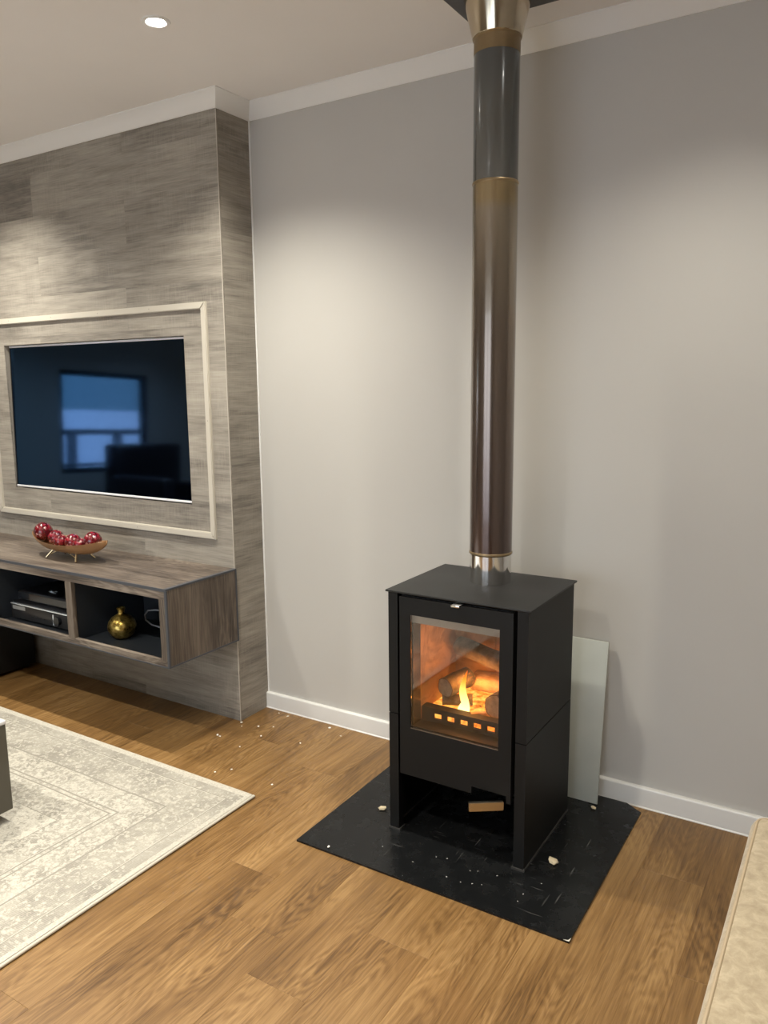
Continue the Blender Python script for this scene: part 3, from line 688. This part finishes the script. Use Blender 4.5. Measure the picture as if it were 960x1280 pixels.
log((1.190, -0.462, 0.403), (1.236, -0.425, 0.403), 0.009, M_split, 'small glowing split piece in front of the right log', None, seed=6)
fl_pts = []
fo = MB()
def tongue(c, h, w, lean, seed, n=15, seg=14):
    rn = random.Random(seed); c = Vector(c); rs = []
    for i in range(n):
        t = i / (n - 1)
        r = w * (0.55 + 1.3 * t * (1 - t) * 1.5) * (1 - t) ** 0.62 + 0.0006
        off = Vector((lean * t + 0.006 * math.sin(t * 6 + seed), 0.004 * math.sin(t * 5 + 1 + seed), h * t))
        rs.append([c + off + Vector((r * math.cos(2 * math.pi * k_ / seg), r * 0.7 * math.sin(2 * math.pi * k_ / seg), 0)) for k_ in range(seg)])
    fo.rings(rs)
tongue((1.154, -0.435, 0.388), 0.140, 0.0165, 0.006, 1)
tongue((1.150, -0.432, 0.388), 0.070, 0.0150, 0.002, 4)
flame = tag(rebase(fo.done('flame', M_flame, ang=180), (1.155, -0.43, 0.392)), 'yellow flame rising between the logs in the stove', 'flame')
L = bpy.data.lights.new('fire_light', 'POINT'); L.energy = FIRE_W; L.color = (1.0, 0.38, 0.085); L.shadow_soft_size = 0.03
lo = bpy.data.objects.new('fire_light', L); COL.objects.link(lo); lo.parent = flame; lo.location = (0.01, 0.0, 0.10)

# ------------------------------------------------------------------ flue pipe
PX, PY, PR = 1.1765, -0.300, 0.0650
fp = thing('flue_pipe', 'tall steel flue pipe rising from the stove top to the ceiling', 'flue pipe', (PX, PY, SZ))
P0 = (PX, PY, 0)
MB().lathe([(PR - 0.0015, SZ + 0.0005), (PR - 0.0015, 0.868)], P0, 64).done('collar', M_chrome, fp)['label'] = 'shiny chrome collar at the stove top'
MB().lathe([(PR - 0.001, 0.869), (PR + 0.0015, 0.871), (PR + 0.0018, 0.8735), (PR + 0.0015, 0.876), (PR, 0.878)], P0, 64).done('joint_ring', M_tan, fp)
M_lower = steel('heat_browned_steel', 0.878 - SZ, 1.948 - SZ, (0.12, 0.085, 0.075), (0.32, 0.27, 0.20), (0.34, 0.26, 0.14))
M_upper = steel('blue_grey_steel', 1.956 - SZ, 2.29 - SZ, (0.17, 0.175, 0.17), (0.115, 0.125, 0.13), None)
MB().lathe([(PR, 0.878), (PR, 1.948)], P0, 64).done('lower_section', M_lower, fp)['label'] = 'brown heat-tinted lower pipe section'
MB().lathe([(PR, 1.947), (PR + 0.0014, 1.949), (PR + 0.0016, 1.952), (PR + 0.0010, 1.955), (PR - 0.0005, 1.956)], P0, 64).done('joint_ring', M_tan, fp)
MB().lathe([(PR - 0.0005, 1.956), (PR - 0.0005, 2.292)], P0, 64).done('upper_section', M_upper, fp)['label'] = 'blue-grey upper pipe section'
MB().lathe([(PR, 2.292), (PR, 2.331), (PR + 0.0025, 2.333), (PR + 0.0025, 2.336)], P0, 64).done('top_band', M_tan, fp)['label'] = 'golden tinted band under the cone'
MB().lathe([(PR + 0.003, 2.336), (PR + 0.004, 2.337), (0.0945, 2.4395)], P0, 64).done('cone_flange', M_cone, fp, ang=12)['label'] = 'polished flared cone below the ceiling'
MB().box(1.045, 1.318, -0.445, -0.196, 2.440, H - 0.0005).done('ceiling_plate', M_plate, fp)

# ------------------------------------------------------------------ board leaning behind the stove
bt, bl = 0.006, 0.544
board = MB().box(-0.42, 0.0, -bt / 2, bt / 2, 0.0, bl, 0.0008).done('panel_board', M_board)
board.location = (1.474, -0.080, 0.0068); board.rotation_euler = (-math.radians(6.9), 0, 0)
tag(board, 'pale grey-green board leaning on the wall behind the stove', 'board')

# ------------------------------------------------------------------ crumbs of plaster
chips = [(0.014, -0.195), (0.038, -0.22), (0.1, -0.188), (0.156, -0.159), (0.089, -0.042), (0.142, -0.049), (0.010, -0.332), (0.027, -0.336), (0.158, -0.364), (0.168, -0.25), (0.343, -0.221),
         (0.217, -0.562), (0.256, -0.517), (0.455, -0.526), (0.443, -0.087), (0.362, -0.050)]
def chip(name, x, y, z, s, mat, seed):
    rn = random.Random(seed); bm = bmesh.new(); bmesh.ops.create_icosphere(bm, subdivisions=1, radius=1)
    for v in bm.verts: v.co = Vector((v.co.x * s * rn.uniform(0.7, 1.3), v.co.y * s * rn.uniform(0.5, 1.0), (v.co.z + 0.85) * s * 0.42 * rn.uniform(0.8, 1.1)))
    zmin = min(v.co.z for v in bm.verts)
    for v in bm.verts: v.co.z -= zmin
    b = MB(); b.bm.free(); b.bm = bm; o = b.done(name, mat, None, smooth=False); o.location = (x, y, z); o.rotation_euler = (0, 0, rn.uniform(0, 6)); return o
for i, (x, y) in enumerate(chips):
    tag(chip('plaster_crumb', x, y, 0.0, random.Random(i).uniform(0.0035, 0.007), M_chip, i), 'tiny white plaster crumb on the wood floor near the wall corner', 'crumb', 'plaster crumbs on the floor')
tag(chip('plaster_chip', 1.458, -0.463, 0.006, 0.019, M_chipy, 40), 'yellowish plaster chip on the hearth beside the stove side panel', 'chip')
tag(chip('plaster_chip', 0.878, -0.472, 0.006, 0.015, M_chipy, 41), 'small plaster chip on the hearth in front of the rug side of the stove', 'chip')
tag(chip('plaster_chip', 0.850, -0.735, 0.006, 0.006, M_chip, 42), 'tiny white chip at the hearth edge nearest the rug', 'chip')
tag(chip('plaster_chip', 1.470, -0.112, 0.006, 0.012, M_chipy, 44), 'smeared pale plaster chip at the foot of the leaning board', 'chip')
for i in range(14):
    rn = random.Random(100 + i); x = 1.12 + rn.gauss(0.06, 0.13); y = -0.655 + rn.gauss(0, 0.04)
    if y > -0.565: y = -0.60
    if y < -0.74: y = -0.73
    tag(chip('ash_flake', x, y, 0.006, rn.uniform(0.0010, 0.0026), M_ash, 200 + i), 'tiny pale ash flake on the black hearth in front of the stove', 'flake', 'ash flakes on the hearth')

# ------------------------------------------------------------------ tan ottoman at the right
OX, OY, OZ = 1.990, -0.700, 0.45
ot = thing('ottoman', 'tan suede upholstered seat at the lower right with piped edge', 'seat', (2.45, -1.16, 0))
MB().box(OX + 0.004, OX + 0.90, OY - 0.90, OY - 0.004, 0.05, 0.31, 0.02, 3).done('base', M_suede, ot)
c = MB(); c.box(OX, OX + 0.90, OY - 0.90, OY, 0.312, OZ, 0.030, 5)
cu = c.done('cushion', M_suede, ot, ang=80)
pz = OZ - 0.0045
loop = []
x0, x1, y0, y1, rr_ = OX + 0.013, OX + 0.887, OY - 0.887, OY - 0.013, 0.025
for cx, cy, a0 in ((x1 - rr_, y1 - rr_, 0), (x0 + rr_, y1 - rr_, 90), (x0 + rr_, y0 + rr_, 180), (x1 - rr_, y0 + rr_, 270)):
    for i in range(6):
        a = math.radians(a0 + 18 * i); loop.append((cx + rr_ * math.cos(a), cy + rr_ * math.sin(a), pz))
MB().tube(loop + [loop[0]], 0.0032, 10, False).done('piping', M_piping, cu)
for x in (OX + 0.06, OX + 0.84):
    for y in (OY - 0.06, OY - 0.84): MB().box(x - 0.025, x + 0.025, y - 0.025, y + 0.025, 0.0, 0.052, 0.004).done('foot', M_dark, ot)

# ------------------------------------------------------------------ things seen only in the television's reflection
ar = thing('armchair', 'dark armchair standing before the window, seen reflected in the television', 'armchair', (-3.55, -3.15, 0))
M_arm = plain('dark_leather', (0.02, 0.017, 0.02), 0.4)
for nm, b in (('seat', (-3.85, -3.15, -3.42, -2.82, 0.12, 0.45)), ('backrest', (-3.98, -3.80, -3.55, -2.72, 0.12, 1.00)), ('arm', (-3.80, -3.10, -2.81, -2.66, 0.08, 0.72)), ('arm', (-3.80, -3.10, -3.58, -3.43, 0.08, 0.62))):
    MB().box(*b, 0.04, 4).done(nm, M_arm, ar, ang=80)
for x in (-3.90, -3.18):
    for y in (-3.48, -2.78): MB().box(x - 0.02, x + 0.02, y - 0.02, y + 0.02, 0.0, 0.13).done('leg', M_dark, ar)
M_conc = plain('pale_terrace', (0.70, 0.70, 0.72), 0.8); M_hill = paint('hazy_hillside', (0.19, 0.30, 0.31), 0.9)
struct(MB().box(-9.0, RX0 - 0.12, -12, 6, -0.4, -0.15).done('terrace', M_conc))
struct(MB().box(RX0 - 0.12, 12, -14, RY0 - 0.1, -0.4, -0.15).done('terrace', M_conc))
hl = MB(); n = 24
hl.rings([[(-14 + 0.0 * k, -26 + 40 * i / n, zz) for i in range(n + 1)] for k, zz in ((0, -0.5), (1, -0.49))], False, False)
hl = MB()
def hz(i): return 5.0 + 1.2 * math.sin(i * 0.9) + 0.7 * math.sin(i * 2.3)
hl.rings([[(-15, -30 + 50 * i / n, -0.5) for i in range(n + 1)], [(-17, -30 + 50 * i / n, 1.3 + 0.2 * math.sin(i * 1.7)) for i in range(n + 1)], [(-22, -30 + 50 * i / n, hz(i)) for i in range(n + 1)], [(-30, -30 + 50 * i / n, hz(i) * 1.25) for i in range(n + 1)]], False, False)
struct(hl.done('hillside', M_hill))
struct(MB().box(-12.4, -12.2, -30, 20, -0.5, 1.38).done('boundary_wall', plain('white_render', (0.85, 0.85, 0.86), 0.8)))
struct(MB().box(-40, -9.0, -40, 20, -0.7, -0.45).done('ground', M_conc))
rl = thing('veranda_railing', 'dark veranda railing outside the window, seen reflected in the television', 'railing', (-6.3, -3.6, -0.15))
M_rail = plain('dark_rail', (0.05, 0.06, 0.07), 0.5)
MB().box(-6.33, -6.27, -9, 2, 1.02, 1.09).done('top_rail', M_rail, rl)
MB().box(-6.32, -6.28, -9, 2, 0.62, 0.66).done('mid_rail', M_rail, rl)
for i in range(16):
    y = -9 + 0.7 * i; MB().box(-6.34, -6.26, y - 0.05, y + 0.05, -0.15, 1.02).done('post', M_rail, rl)
